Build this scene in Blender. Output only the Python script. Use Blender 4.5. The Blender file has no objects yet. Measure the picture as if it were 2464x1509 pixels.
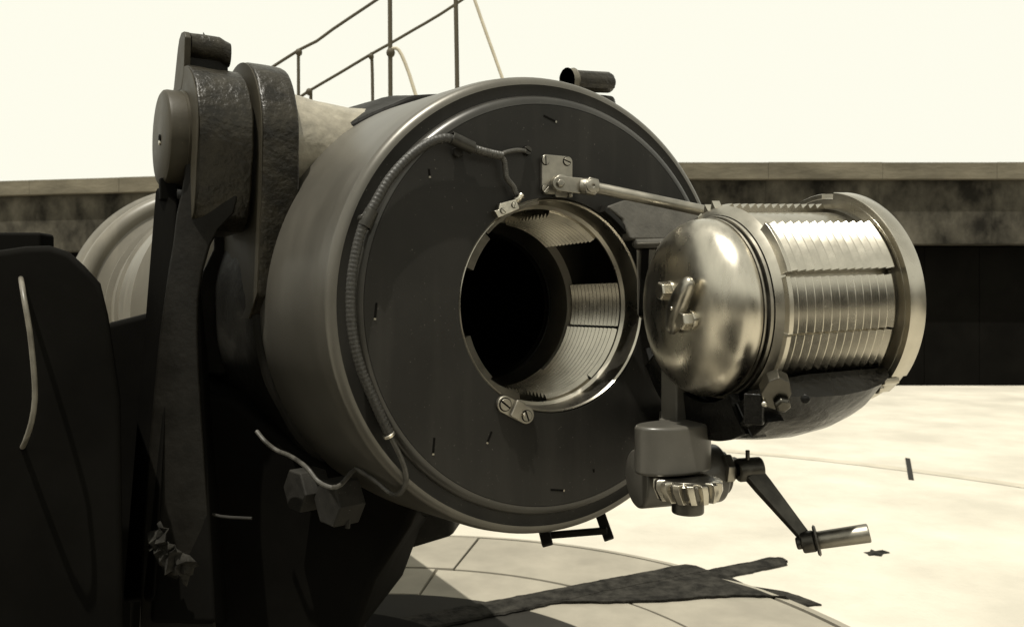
import bpy, math, random
from math import sin, cos, pi, radians, sqrt, atan2
from mathutils import Vector, Matrix, noise
random.seed(7)
S = bpy.context.scene
COL = S.collection
H = 1.5                                   # eye height above the emplacement floor
FPX = 1980.0                              # focal length in 2464-wide photo pixels

# ------------------------------------------------------------------ camera
cd = bpy.data.cameras.new('camera'); cam = bpy.data.objects.new('camera', cd); COL.objects.link(cam)
cam.location = (0, 0, H); cam.rotation_euler = (radians(90), 0, 0)
cd.sensor_width = 36; cd.lens = 36 * FPX / 2464; cd.shift_y = -19.5 / 2464
cd.clip_start = 0.02; cd.clip_end = 2000
cd.dof.use_dof = True; cd.dof.focus_distance = 1.65; cd.dof.aperture_fstop = 9
S.camera = cam
# ------------------------------------------------------------------ light
SUN = Vector((-.15, -.26, .94)).normalized()      # towards the sun
SUN_EL = math.asin(SUN.z); SUN_AZ = atan2(SUN.x, SUN.y)
W = bpy.data.worlds.new('World'); S.world = W; W.use_nodes = True
nt = W.node_tree; nt.nodes.clear()
sky = nt.nodes.new('ShaderNodeTexSky'); sky.sky_type = 'NISHITA'; sky.sun_disc = False
sky.sun_elevation = SUN_EL; sky.sun_rotation = SUN_AZ; sky.dust_density = 1
# monochrome sky: bright milky haze near the horizon, clearer overhead
bw = nt.nodes.new('ShaderNodeRGBToBW'); tc = nt.nodes.new('ShaderNodeTexCoord'); sx = nt.nodes.new('ShaderNodeSeparateXYZ')
hz = nt.nodes.new('ShaderNodeMapRange'); hz.interpolation_type = 'SMOOTHSTEP'
hz.inputs[1].default_value = .34; hz.inputs[2].default_value = .95; hz.inputs[3].default_value = 6.25; hz.inputs[4].default_value = 4.2
mx = nt.nodes.new('ShaderNodeMath'); mx.operation = 'MAXIMUM'
mn = nt.nodes.new('ShaderNodeMath'); mn.operation = 'MINIMUM'; mn.inputs[1].default_value = 6.3
tint = nt.nodes.new('ShaderNodeVectorMath'); tint.operation = 'SCALE'; tint.inputs[0].default_value = (1.06, 1.045, .90)
bg = nt.nodes.new('ShaderNodeBackground'); bg.inputs['Strength'].default_value = .15
wo = nt.nodes.new('ShaderNodeOutputWorld')
L = nt.links.new
L(sky.outputs[0], bw.inputs[0]); L(tc.outputs['Generated'], sx.inputs[0]); L(sx.outputs['Z'], hz.inputs[0])
L(bw.outputs[0], mx.inputs[0]); L(hz.outputs[0], mx.inputs[1]); L(mx.outputs[0], mn.inputs[0])
L(mn.outputs[0], tint.inputs['Scale']); L(tint.outputs[0], bg.inputs[0]); L(bg.outputs[0], wo.inputs[0])
sd = bpy.data.lights.new('sun', 'SUN'); sd.energy = 5.0; sd.angle = radians(.55); sd.color = (1, .955, .85)
so = bpy.data.objects.new('sun', sd); COL.objects.link(so); so.rotation_euler = SUN.to_track_quat('Z', 'Y').to_euler(); so.location = (0, 0, 20)
S.view_settings.view_transform = 'Standard'; S.view_settings.look = 'None'; S.view_settings.gamma = 1; S.view_settings.exposure = 0
S.view_settings.use_curve_mapping = False
S.cycles.max_bounces = 8; S.cycles.sample_clamp_indirect = 6

# ------------------------------------------------------------------ materials (a monochrome, sepia world)
def warm(v, k=1.0): return (v, v * (1 - .045 * k - .015), v * (1 - .13 * k - .07), 1)
def mat(name, v, v2=None, metal=0, rough=.5, rough2=None, spec=.5, nscale=6, bump=0, bscale=40, stretch=None, bdetail=5, k=1, coat=0, dist=.02, speck=0, speck_v=.25, drip=0):
    m = bpy.data.materials.new(name); m.use_nodes = True; t = m.node_tree; b = t.nodes['Principled BSDF']
    b.inputs['Metallic'].default_value = metal; b.inputs['Specular IOR Level'].default_value = spec
    b.inputs['Coat Weight'].default_value = coat; b.inputs['Coat Roughness'].default_value = .15
    g = t.nodes.new('ShaderNodeNewGeometry'); mp = t.nodes.new('ShaderNodeMapping')
    t.links.new(g.outputs['Position'], mp.inputs[0])
    if stretch: mp.inputs['Scale'].default_value = stretch
    n = t.nodes.new('ShaderNodeTexNoise'); n.inputs['Scale'].default_value = nscale; n.inputs['Detail'].default_value = 7; n.inputs['Roughness'].default_value = .6
    t.links.new(mp.outputs[0], n.inputs[0])
    r = t.nodes.new('ShaderNodeValToRGB'); r.color_ramp.elements[0].position = .36; r.color_ramp.elements[1].position = .66
    r.color_ramp.elements[0].color = warm(v2 if v2 is not None else v * .8, k); r.color_ramp.elements[1].color = warm(v, k)
    t.links.new(n.outputs[0], r.inputs[0]); last = r.outputs[0]
    def over(last, sc, lo, hi, val, amt, st):
        m2 = t.nodes.new('ShaderNodeMapping'); m2.inputs['Scale'].default_value = st; t.links.new(g.outputs['Position'], m2.inputs[0])
        q = t.nodes.new('ShaderNodeTexNoise'); q.inputs['Scale'].default_value = sc; q.inputs['Detail'].default_value = 3; t.links.new(m2.outputs[0], q.inputs[0])
        w = t.nodes.new('ShaderNodeMapRange'); w.inputs[1].default_value = lo; w.inputs[2].default_value = hi; w.inputs[4].default_value = amt; t.links.new(q.outputs[0], w.inputs[0])
        x = t.nodes.new('ShaderNodeMix'); x.data_type = 'RGBA'; t.links.new(w.outputs[0], x.inputs[0]); t.links.new(last, x.inputs[6]); x.inputs[7].default_value = warm(val, k)
        return x.outputs[2]
    if drip: last = over(last, 16, .50, .72, v * 1.7, drip, (1, 1, .10))
    if speck: last = over(last, 210, .70, .76, speck_v, speck, (1, 1, 1))
    t.links.new(last, b.inputs['Base Color'])
    mr = t.nodes.new('ShaderNodeMapRange'); mr.inputs[1].default_value = .35; mr.inputs[2].default_value = .65
    mr.inputs[3].default_value = rough; mr.inputs[4].default_value = rough2 if rough2 is not None else rough * 1.2
    t.links.new(n.outputs[0], mr.inputs[0]); t.links.new(mr.outputs[0], b.inputs['Roughness'])
    if bump:
        n2 = t.nodes.new('ShaderNodeTexNoise'); n2.inputs['Scale'].default_value = bscale; n2.inputs['Detail'].default_value = bdetail
        t.links.new(mp.outputs[0], n2.inputs[0])
        bp = t.nodes.new('ShaderNodeBump'); bp.inputs['Strength'].default_value = bump; bp.inputs['Distance'].default_value = dist
        t.links.new(n2.outputs[0], bp.inputs['Height']); t.links.new(bp.outputs[0], b.inputs['Normal'])
    return m
M_FACE = mat('breech_grey_paint', .018, .012, rough=.40, rough2=.56, spec=.22, nscale=5, bump=.06, bscale=260, dist=.002, speck=.5, speck_v=.16, drip=.5)
M_BODY = mat('jacket_worn_paint', .115, .08, metal=.35, rough=.34, rough2=.42, spec=.7, nscale=4, bump=.05, bscale=180, dist=.002, stretch=(1, 1, .5), k=1.2, speck=.3, drip=.12)
M_CAST = mat('rough_cast_paint', .026, .008, rough=.32, rough2=.42, spec=.30, nscale=22, bump=.9, bscale=75, dist=.004, k=3)
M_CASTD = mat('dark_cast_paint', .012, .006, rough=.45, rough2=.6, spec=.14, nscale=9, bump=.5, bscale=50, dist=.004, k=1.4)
M_CRADLE = mat('cradle_dark_paint', .009, .006, rough=.45, rough2=.6, spec=.14, nscale=16, bump=.3, bscale=60, dist=.004, k=2)
M_RIM = mat('face_rim_paint', .045, .025, metal=.3, rough=.30, rough2=.38, spec=.7, nscale=6, speck=.3)
M_CONE = mat('bore_cone_steel', .40, .30, metal=1, rough=.34, nscale=8)
M_PLATE2 = mat('bounce_dark_plate', .05, .03, rough=.6, spec=.15, nscale=4, k=1.4)  # near plates darkened, out of view, to cut light bounced up
M_LEVER = mat('worn_lever_steel', .42, .28, metal=1, rough=.28, rough2=.4, nscale=30)
M_LUGL = mat('lit_lug_paint', .13, .09, rough=.5, nscale=20, k=2)  # brighter copy of the lug paint, light painted on the far horn's end
M_BLOCKER = mat('bounce_blocker_timber', .045, .025, rough=.85, spec=.1, nscale=4, stretch=(1, 12, 1), bump=.3, bscale=30)  # dark planks added out of view to dim the ground bounce
M_DECK = mat('dark_inner_plate', .03, .02, rough=.7, spec=.1, nscale=5)  # inner platform darkened to weaken bounced light under the gun
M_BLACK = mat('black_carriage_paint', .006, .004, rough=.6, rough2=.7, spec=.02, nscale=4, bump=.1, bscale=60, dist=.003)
M_LUG = mat('flat_lug_paint', .048, .036, rough=.45, spec=.2, nscale=20, bump=.1, bscale=150, dist=.002, k=2.5, speck=.3)
M_GLOSS = mat('glossy_black_enamel', .006, .004, rough=.20, rough2=.32, spec=.28, nscale=10, bump=.6, bscale=42, dist=.004, speck=.2)
M_STEEL = mat('polished_steel', .56, .42, metal=1, rough=.24, rough2=.34, nscale=9, bump=.05, bscale=30, dist=.003)
M_DOME = mat('hand_polished_steel', .62, .48, metal=1, rough=.25, rough2=.34, nscale=16, bump=.04, bscale=70, dist=.002, stretch=(2.0, 1.2, .5))
M_STEELD = mat('oiled_steel', .12, .07, metal=1, rough=.26, rough2=.40, nscale=12, bump=.05, bscale=90, dist=.002)
M_THREAD = mat('machined_thread_steel', .54, .45, metal=1, rough=.22, rough2=.28, nscale=26)
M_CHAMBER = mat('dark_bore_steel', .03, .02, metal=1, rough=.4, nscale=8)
M_SATIN = mat('satin_fitting_steel', .36, .26, metal=1, rough=.34, rough2=.48, nscale=25, bump=.06, bscale=300, dist=.001)
M_CRANK = mat('worn_crank_steel', .10, .05, metal=.85, rough=.35, rough2=.5, nscale=24, bump=.08, bscale=120, dist=.002)
M_HOUSE = mat('housing_grey_paint', .085, .06, rough=.30, rough2=.40, spec=.5, nscale=7, bump=.08, bscale=300, dist=.001, speck=.3)
M_SLOT = mat('slot_shadow_black', .006, .005, rough=.8, spec=.05)
M_CABLE = mat('braided_cable_cover', .035, .015, rough=.42, spec=.5, nscale=220, bump=.5, bscale=420, dist=.002)
M_TAPE = mat('varnished_twine', .07, .03, rough=.35, spec=.5, nscale=160)
M_CLIP = mat('cable_clip_metal', .05, .03, metal=.6, rough=.38, nscale=40)
M_BRASS = mat('bright_terminal_metal', .72, .5, metal=1, rough=.3, nscale=60, bump=.1, bscale=200, dist=.001)
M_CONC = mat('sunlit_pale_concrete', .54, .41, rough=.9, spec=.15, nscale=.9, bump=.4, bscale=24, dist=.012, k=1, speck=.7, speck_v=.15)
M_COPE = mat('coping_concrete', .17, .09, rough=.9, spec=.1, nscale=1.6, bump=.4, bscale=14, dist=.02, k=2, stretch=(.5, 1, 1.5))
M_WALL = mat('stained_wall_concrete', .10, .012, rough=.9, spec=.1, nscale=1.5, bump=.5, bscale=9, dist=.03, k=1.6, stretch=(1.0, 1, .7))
M_GSHADE = mat('gallery_shade_black', .006, .004, rough=.8, spec=.02, nscale=2)  # deep shade of the wall's lower recess put into the paint
M_PLATE = mat('platform_steel_plate', .30, .23, rough=.7, rough2=.8, spec=.2, nscale=3, bump=.15, bscale=60, dist=.003, k=1.4)
M_RAIL = mat('railing_iron', .07, .06, rough=.6, spec=.3, nscale=3, k=3)
M_PALE = mat('pale_tube_paint', .55, .45, rough=.6, spec=.3, nscale=10, k=1.8)
M_DRUM = mat('pale_drum_paint', .14, .10, rough=.34, rough2=.45, spec=.5, nscale=3, k=1.6, drip=.3)
M_SHADE_SCRAP = mat('floor_shade_and_scrap', .040, .012, rough=.85, spec=.08, nscale=14, bump=.9, bscale=30, dist=.02)  # dark colour of the laid floor shadow, also used for the oily scrap
M_BOLT = mat('bolt_head_paint', .026, .016, rough=.6, spec=.2, nscale=30, bump=.2, bscale=80, dist=.003, speck=.4)

# ------------------------------------------------------------------ object helpers
def mk(name, vs, fs, m, parent=None, root=None, sharp=32, bevel=0, mats=None, fm=None, seg=2):
    """mesh from world-space vertices, stored relative to its root thing"""
    off = root_of(parent) if parent else (root if root is not None else Vector((0, 0, 0)))
    me = bpy.data.meshes.new(name); me.from_pydata([tuple(Vector(v) - off) for v in vs], [], fs)
    me.materials.append(m)
    for p in me.polygons: p.use_smooth = True
    me.validate(); me.update()
    o = bpy.data.objects.new(name, me); COL.objects.link(o)
    if parent is not None: o.parent = parent
    else: o.location = off
    me.set_sharp_from_angle(angle=radians(sharp))
    if bevel:
        b = o.modifiers.new('b', 'BEVEL'); b.width = bevel; b.segments = seg; b.limit_method = 'ANGLE'; b.angle_limit = radians(35)
        b.harden_normals = False
        w = o.modifiers.new('w', 'WEIGHTED_NORMAL')
    return o
def root_of(o):
    v = Vector((0, 0, 0))
    while o is not None: v = v + o.location; o = o.parent
    return v
def thing(name, loc, label, cat, group=None):
    o = bpy.data.objects.new(name, None); COL.objects.link(o); o.location = loc; o.empty_display_size = .05
    return tag(o, label, cat, group)
def tag(o, label=None, cat=None, group=None, kind=None):
    for k, v in (('label', label), ('category', cat), ('group', group), ('kind', kind)):
        if v: o[k] = v
    return o

class Frame:
    def __init__(s, o, x, y, z): s.o = Vector(o); s.x = Vector(x).normalized(); s.y = Vector(y).normalized(); s.z = Vector(z).normalized()
    def p(s, a, b, c): return s.o + s.x * a + s.y * b + s.z * c
    def pol(s, r, t, c): return s.p(r * cos(t), r * sin(t), c)
    def seen(s, px, py, c=0.0):
        """the point of this frame's plane z=c that lies behind a pixel of the photograph"""
        d = Vector(((px - 1232) / FPX, 1, -(py - 735) / FPX)); e = Vector((0, 0, H))
        k = ((s.p(0, 0, c) - e).dot(s.z)) / d.dot(s.z)
        return e + d * k
def at(px, py, Y): return Vector(((px - 1232) / FPX * Y, Y, H - (py - 735) / FPX * Y))
def fr(o, z, xh=None):
    z = Vector(z).normalized(); a = Vector(xh) if xh is not None else (Vector((0, 0, 1)) if abs(z.z) < .9 else Vector((1, 0, 0)))
    x = (a - z * a.dot(z)).normalized(); return Frame(o, x, z.cross(x), z)

def lathe(F, prof, seg=64, a0=0, a1=2 * pi, wob=0, close=False, seed=0):
    full = abs((a1 - a0) - 2 * pi) < 1e-6
    n = seg if full else seg + 1
    vs = []; fs = []
    for i in range(n):
        t = a0 + (a1 - a0) * i / seg
        for (r, z) in prof:
            rr = r
            if wob: rr += wob * noise.noise(Vector((cos(t) * 5 + seed, sin(t) * 5, z * 14)))
            vs.append(F.pol(rr, t, z))
    m = len(prof); rng = m if close else m - 1
    for i in range(seg):
        j = (i + 1) % n
        for k in range(rng):
            l = (k + 1) % m
            fs.append((i * m + k, j * m + k, j * m + l, i * m + l))
    if close and not full:
        fs.append(tuple(range(m))[::-1]); fs.append(tuple((n - 1) * m + k for k in range(m)))
    # caps for points on the axis are degenerate but harmless: weld
    return weld(vs, fs)
def weld(vs, fs):
    key = {}; mp = []; out = []
    for v in vs:
        k = (round(v[0], 6), round(v[1], 6), round(v[2], 6))
        if k not in key: key[k] = len(out); out.append(v)
        mp.append(key[k])
    g = []
    for f in fs:
        q = []
        for i in f:
            i = mp[i]
            if i not in q: q.append(i)
        if len(q) > 2: g.append(tuple(q))
    return out, g
def join(*ms):
    vs = []; fs = []
    for v, f in ms:
        o = len(vs); vs += list(v); fs += [tuple(i + o for i in q) for q in f]
    return vs, fs
def rprof(r, z0, z1, b=.003, n=3):
    """solid cylinder profile with rounded rims, from the axis to the axis"""
    p = [(0, z0)]
    for i in range(n + 1):
        a = pi / 2 * i / n; p.append((r - b + b * sin(a), z0 + b - b * cos(a)))
    for i in range(n + 1):
        a = pi / 2 * i / n; p.append((r - b + b * cos(a), z1 - b + b * sin(a)))
    return p + [(0, z1)]
def cyl(p0, p1, r, b=.002, seg=24, r2=None):
    p0 = Vector(p0); p1 = Vector(p1); F = fr(p0, p1 - p0); l = (p1 - p0).length
    pr = rprof(r, 0, l, min(b, r * .4, l * .3))
    if r2 is not None: pr = [(q * ((1 - z / l) + r2 / r * z / l), z) for q, z in pr]
    return lathe(F, pr, seg)
def hexp(F, r, z0, z1, ch=.12, rot=0):
    """hexagonal head with a turned chamfer on top"""
    vs = []; fs = []
    for (rr, z) in ((r, z0), (r, z1 - r * ch), (r * (1 - ch), z1)):
        for i in range(6): vs.append(F.pol(rr, rot + i * pi / 3, z))
    for k in range(2):
        for i in range(6): j = (i + 1) % 6; fs.append((k * 6 + i, k * 6 + j, k * 6 + 6 + j, k * 6 + 6 + i))
    fs.append(tuple(range(12, 18))); fs.append(tuple(range(5, -1, -1)))
    return vs, fs
def prism(F, poly, z0, z1):
    n = len(poly)
    vs = [F.p(x, y, z0) for x, y in poly] + [F.p(x, y, z1) for x, y in poly]
    fs = [(i, (i + 1) % n, n + (i + 1) % n, n + i) for i in range(n)] + [tuple(range(n - 1, -1, -1)), tuple(range(n, 2 * n))]
    return vs, fs
def box(F, a0, a1, b0, b1, c0, c1): return prism(F, [(a0, b0), (a1, b0), (a1, b1), (a0, b1)], c0, c1)
def rrect(x0, x1, y0, y1, r, n=5):
    p = []
    for cx, cy, s in ((x1 - r, y0 + r, -90), (x1 - r, y1 - r, 0), (x0 + r, y1 - r, 90), (x0 + r, y0 + r, 180)):
        for i in range(n + 1): a = radians(s + 90 * i / n); p.append((cx + r * cos(a), cy + r * sin(a)))
    return p
def loft(rings, caps=True):
    n = len(rings[0]); vs = [v for r in rings for v in r]; fs = []
    for k in range(len(rings) - 1):
        for i in range(n):
            j = (i + 1) % n; fs.append((k * n + i, k * n + j, (k + 1) * n + j, (k + 1) * n + i))
    if caps: fs.append(tuple(range(n - 1, -1, -1))); fs.append(tuple((len(rings) - 1) * n + i for i in range(n)))
    return vs, fs
def crom(pts, step=.01):
    pts = [Vector(p) for p in pts]; P = [pts[0] * 2 - pts[1]] + pts + [pts[-1] * 2 - pts[-2]]; out = []
    for i in range(1, len(P) - 2):
        a, b, c, d = P[i - 1:i + 3]; n = max(2, int((c - b).length / step))
        for k in range(n):
            t = k / n
            out.append(.5 * ((2 * b) + (c - a) * t + (2 * a - 5 * b + 4 * c - d) * t * t + (3 * b - a - 3 * c + d) * t ** 3))
    out.append(pts[-1]); return out
def tube(pts, r, seg=10, step=.008, smooth=True, rf=None):
    P = crom(pts, step) if smooth else [Vector(p) for p in pts]
    rings = []; t0 = (P[1] - P[0]).normalized(); nx = fr(P[0], t0).x; s = 0
    for i, p in enumerate(P):
        t = (P[min(i + 1, len(P) - 1)] - P[max(i - 1, 0)]).normalized()
        nx = (nx - t * nx.dot(t)).normalized(); ny = t.cross(nx)
        if i: s += (p - P[i - 1]).length
        rr = r * (rf(s) if rf else 1)
        rings.append([p + (nx * cos(a) + ny * sin(a)) * rr for a in [2 * pi * k / seg for k in range(seg)]])
    return loft(rings)
def screw(c, z, r, ang, m, parent, proud=.002, name='screw'):
    """slotted cheese-head screw: two half discs either side of a slot"""
    F = fr(c, z); o = []
    w = r * .13
    for s in (1, -1):
        a0 = math.asin(w / r); pts = [(r * cos(a0 + (pi - 2 * a0) * i / 10), s * r * sin(a0 + (pi - 2 * a0) * i / 10)) for i in range(11)]
        if s < 0: pts = pts[::-1]
        pts = [(x * cos(ang) - y * sin(ang), x * sin(ang) + y * cos(ang)) for x, y in pts]
        o.append(prism(F, pts, .0004, proud + .0012))
    vs, fs = join(*o)
    s = mk(name, vs, fs, m, parent, bevel=r * .07)
    v2, f2 = lathe(F, [(0, proud * .45), (r * .97, proud * .45), (r * 1.0, .0006), (r * 1.16, .0006), (r * 1.16, 0)], 24)
    mk('slot', v2, f2, M_SLOT, s)
    return s

# ------------------------------------------------------------------ setting
def slab(name, x0, x1, y0, y1, z, m, n=1):
    return mk(name, [(x0, y0, z), (x1, y0, z), (x1, y1, z), (x0, y1, z)], [(0, 1, 2, 3)], m)
g = slab('ground', -300, 300, -300, 300, 0, M_CONC); tag(g, kind='structure')

# ground furniture of the emplacement: rotating steel platform under the gun
PC = Vector((-.62, 2.93, 0)); PR = 2.30
FG = Frame(PC, (1, 0, 0), (0, 1, 0), (0, 0, 1))
plat = thing('gun_platform', PC, 'round grey steel platform of jointed plates under the gun', 'platform')
vs, fs = lathe(FG, [(PR, .0), (PR, .045), (PR - .06, .055), (PR - .06, .02), (0, .02)], 96)
mk('platform_rim', vs, fs, M_PLATE, plat)
def sector(F, r0, r1, a0, a1, z0, z1, n=10):
    poly = [(r1 * cos(a0 + (a1 - a0) * i / n), r1 * sin(a0 + (a1 - a0) * i / n)) for i in range(n + 1)]
    if r0 > 1e-4: poly += [(r0 * cos(a1 - (a1 - a0) * i / n), r0 * sin(a1 - (a1 - a0) * i / n)) for i in range(n + 1)]
    else: poly += [(0, 0)]
    return prism(F, poly, z0, z1)
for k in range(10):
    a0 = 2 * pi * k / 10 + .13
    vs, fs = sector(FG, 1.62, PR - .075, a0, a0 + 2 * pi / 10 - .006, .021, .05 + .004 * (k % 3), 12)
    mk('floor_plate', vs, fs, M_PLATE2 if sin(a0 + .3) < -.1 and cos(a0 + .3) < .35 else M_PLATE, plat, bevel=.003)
for k in range(6):
    a0 = 2 * pi * k / 6 + .4
    vs, fs = sector(FG, 1.21, 1.605, a0, a0 + 2 * pi / 6 - .010, .021, .05 + .004 * (k % 2), 12)
    mk('floor_plate', vs, fs, M_PLATE, plat, bevel=.003)
vs, fs = lathe(FG, [(0, .052), (1.2, .052), (1.2, .02)], 64); mk('inner_deck', vs, fs, M_DECK, plat)
# shallow concentric track rings cut in the concrete round the platform
M_TRACK = mat('track_stain_concrete', .46, .38, rough=.9, spec=.1, nscale=4, bump=.3, bscale=30, dist=.01, k=1.3)
for r, w in ((6.15, .16),):
    vs, fs = lathe(FG, [(r + w, .004), (r, .004)], 128)
    o = mk('track_ring', vs, fs, M_TRACK); tag(o, kind='structure')

# unseen dark planks added left of the camera to cut light off the ground
dk = thing('bounce_blocker', Vector((0, -1.6, 0)), 'low dark planks added out of view to cut light bounced from the ground', 'light blocker')
for k in range(13):
    x = -4.2 + k * .34
    vs, fs = box(Frame((x, 0, 0), (1, 0, 0), (0, 1, 0), (0, 0, 1)), 0, .328, -4.2, .55, .0, .075 + .004 * (k % 3)); mk('blocker_plank', vs, fs, M_BLOCKER, dk, bevel=.004)
# parapet wall: coping blocks and stained panels over a recessed gallery, its shade painted black
def run(p0, p1, n, label):
    p0 = Vector(p0); p1 = Vector(p1); x = (p1 - p0).normalized(); F = Frame(p0, x, Vector((0, 0, 1)), x.cross(Vector((0, 0, 1)))); Ln = (p1 - p0).length
    if F.z.dot(Vector((0, 3, 0)) - (p0 + p1) / 2) < 0: F = Frame(p0, x, (0, 0, 1), -F.z)   # F.z points into the emplacement
    w = thing('parapet_wall', p0, label, 'wall')
    zt = 4.08; zc = 3.78; zb = 2.62
    for i in range(n):
        a0 = Ln * i / n + .0025; a1 = Ln * (i + 1) / n - .0025; j = random.uniform(-.004, .004)
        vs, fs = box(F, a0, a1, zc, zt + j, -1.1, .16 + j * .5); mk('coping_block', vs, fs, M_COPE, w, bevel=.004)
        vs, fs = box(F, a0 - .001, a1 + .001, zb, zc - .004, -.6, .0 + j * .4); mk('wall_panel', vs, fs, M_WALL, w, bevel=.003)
    vs, fs = box(F, 0, Ln, -.02, zb - .006, -.9, -.50); mk('gallery_shade_backing', vs, fs, M_GSHADE, w)
    k = n * 2
    for i in range(k):
        vs, fs = box(F, Ln * i / k + .003, Ln * (i + 1) / k - .003, .0, zb - .02, -.49, -.40); mk('gallery_shade_panel', vs, fs, M_GSHADE, w, bevel=.01)
    return w
run((.5, 15.0, 0), (17, 15.0, 0), 8, 'stained concrete parapet above a recess painted black for shade at the right, behind the breech block')
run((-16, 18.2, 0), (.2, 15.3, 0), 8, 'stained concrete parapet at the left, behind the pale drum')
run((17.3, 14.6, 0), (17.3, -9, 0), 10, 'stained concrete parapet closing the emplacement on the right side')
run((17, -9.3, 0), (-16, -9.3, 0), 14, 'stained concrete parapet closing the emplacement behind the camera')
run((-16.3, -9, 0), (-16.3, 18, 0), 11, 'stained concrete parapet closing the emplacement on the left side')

# ------------------------------------------------------------------ gun
u = Vector((cos(radians(28)), sin(radians(28)), 0)); nn = Vector((sin(radians(28)), -cos(radians(28)), 0)); kk = Vector((0, 0, 1))
C = Vector((.089, 1.8, H))
G = Frame(C, u, kk, nn)
R = .50
gun = thing('artillery_gun', Vector((-.15, 2.2, H)), 'heavy grey coastal gun barrel with its breech standing open', 'gun')
def arc(cx, cz, r, a0, a1, n=6): return [(cx + r * cos(radians(a0 + (a1 - a0) * i / n)), cz + r * sin(radians(a0 + (a1 - a0) * i / n))) for i in range(n + 1)]
# jacket: flares slightly towards the cradle; local z = nn (towards us)
prof = [(.44, -.470)] + [(.542, -.42)] + [(R + .10 * t, -t) for t in (.36, .3, .24, .18, .12, .08, .05)] + arc(R - .020, -.024, .020, 0, 90, 8)
vs, fs = lathe(G, prof, 160); mk('jacket', vs, fs, M_BODY, gun, sharp=50)
# barrel beyond the cradle
vs, fs = lathe(G, [(0, -5.2), (.36, -5.2), (.40, -1.5), (.44, -.9), (.44, -.46)], 64); mk('barrel', vs, fs, M_DRUM, gun)
# breech face: raised disc with rounded rim, and the hole's mouth
RH = .228
vs, fs = lathe(G, [(.4805, -.0042), (.4790, -.0048), (.455, -.0052)], 160); mk('front_annulus', vs, fs, M_FACE, gun)
vs, fs = lathe(G, [(.4555, -.006)] + arc(.4555 - .022, -.0035, .0215, 0, 90, 8), 160); mk('face_rim', vs, fs, M_RIM, gun)
prof = [(.4325, .0178)] + [(.30, .018), (.2335, .018), (.2335, .012), (RH + .002, .012)]

vs, fs = lathe(G, prof, 160); mk('breech_face', vs, fs, M_FACE, gun, sharp=50)
ZF = .018
# bore: mouth ring, thread sectors, taper cone, chamber
MB = .010
vs, fs = lathe(G, [(.2345, .0125), (.229, .0165), (.226, .012), (.2235, -.012), (.222, -.040), (.215, -.046), (.215, -.052)], 128)
mk('mouth_ring', vs, fs, M_STEEL, gun, sharp=25)
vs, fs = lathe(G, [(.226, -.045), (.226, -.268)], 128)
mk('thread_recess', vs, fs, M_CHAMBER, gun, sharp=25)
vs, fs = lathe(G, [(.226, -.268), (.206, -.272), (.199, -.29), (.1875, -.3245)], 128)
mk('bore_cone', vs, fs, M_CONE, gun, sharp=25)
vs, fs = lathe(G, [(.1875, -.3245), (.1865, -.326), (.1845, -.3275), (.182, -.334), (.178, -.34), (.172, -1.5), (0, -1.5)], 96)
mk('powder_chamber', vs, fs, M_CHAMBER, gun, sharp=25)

def thread_sector(F, r, rbase, a0, a1, z0, z1, n, depth, sgn, seg=14, ph=0):
    """saw-tooth threads of radius r (sgn -1 for a nut: teeth point inwards), with toothed end faces"""
    pr = []
    p = (z1 - z0) / n
    for i in range(n):
        z = z0 + p * i
        pr += [(r - sgn * depth, z), (r - sgn * depth, z + p * .10), (r, z + p * .34), (r, z + p * .44)]
    pr += [(r - sgn * depth, z1)]
    m = len(pr); vs = []; fs = []
    for i in range(seg + 1):
        t = a0 + (a1 - a0) * i / seg
        for (q, z) in pr: vs.append(F.pol(q, t, z))
    for i in range(seg):
        for k in range(m - 1): fs.append((i * m + k, (i + 1) * m + k, (i + 1) * m + k + 1, i * m + k + 1))
    for s, t in ((0, a0), (seg, a1)):                       # toothed end faces
        b = len(vs)
        vs += [F.pol(rbase, t, z) for (q, z) in pr]
        for k in range(m - 1): fs.append((s * m + k, s * m + k + 1, b + k + 1, b + k))
    for k in (0, m - 1):                                    # flat ends
        b = len(vs); z = pr[k][1]
        vs += [F.pol(rbase, a0 + (a1 - a0) * i / seg, z) for i in range(seg + 1)]
        for i in range(seg): fs.append((i * m + k, (i + 1) * m + k, b + i + 1, b + i))
    return vs, fs
D = radians
for (a0, a1, r) in ((47, 84, .200), (-13, 14, .214), (-51, -15, .207), (-86, -53, .200), (106, 132, .214), (134, 168, .207), (196, 226, .2), (228, 252, .214)):
    vs, fs = thread_sector(G, r, .2262, D(a0), D(a1), -.268, -.052, 13, .010, -1, 18)
    mk('nut_thread', vs, fs, M_THREAD, gun, sharp=20)
# rim pads at the mouth, upper left and lower left
for (a0, a1, rr) in ((139, 160, .2105), (101, 138, .2205), (197, 224, .214)):
    vs, fs = lathe(G, [(.2335, .016), (rr, .013), (rr, -.03), (.2335, -.03)], 14, D(a0), D(a1), close=True)
    mk('mouth_pad', vs, fs, M_STEELD, gun, sharp=25)
# witness marks stamped in the face
for (x0, y0, x1, y1) in ((1308, 279, 1338, 294), (906, 729, 902, 768), (1045, 1053, 1042, 1093), (1183, 1038, 1172, 1066), (1325, 1178, 1357, 1180), (1032, 407, 1034, 427), (1428, 1128, 1429, 1136)):
    p0 = G.seen(x0, y0, ZF); p1 = G.seen(x1, y1, ZF); d = (p1 - p0); F = Frame(p0, d, nn.cross(d.normalized()), nn)
    vs, fs = box(F, 0, d.length, -.0022, .0022, -.0005, .0006); mk('witness_mark', vs, fs, M_SLOT, gun)
    if y0 != 1128:
        vs, fs = box(F, d.length - .002, d.length + .0016, -.0022, .0022, -.0005, .0013); mk('mark_end_burr', vs, fs, M_SATIN, gun)

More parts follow.
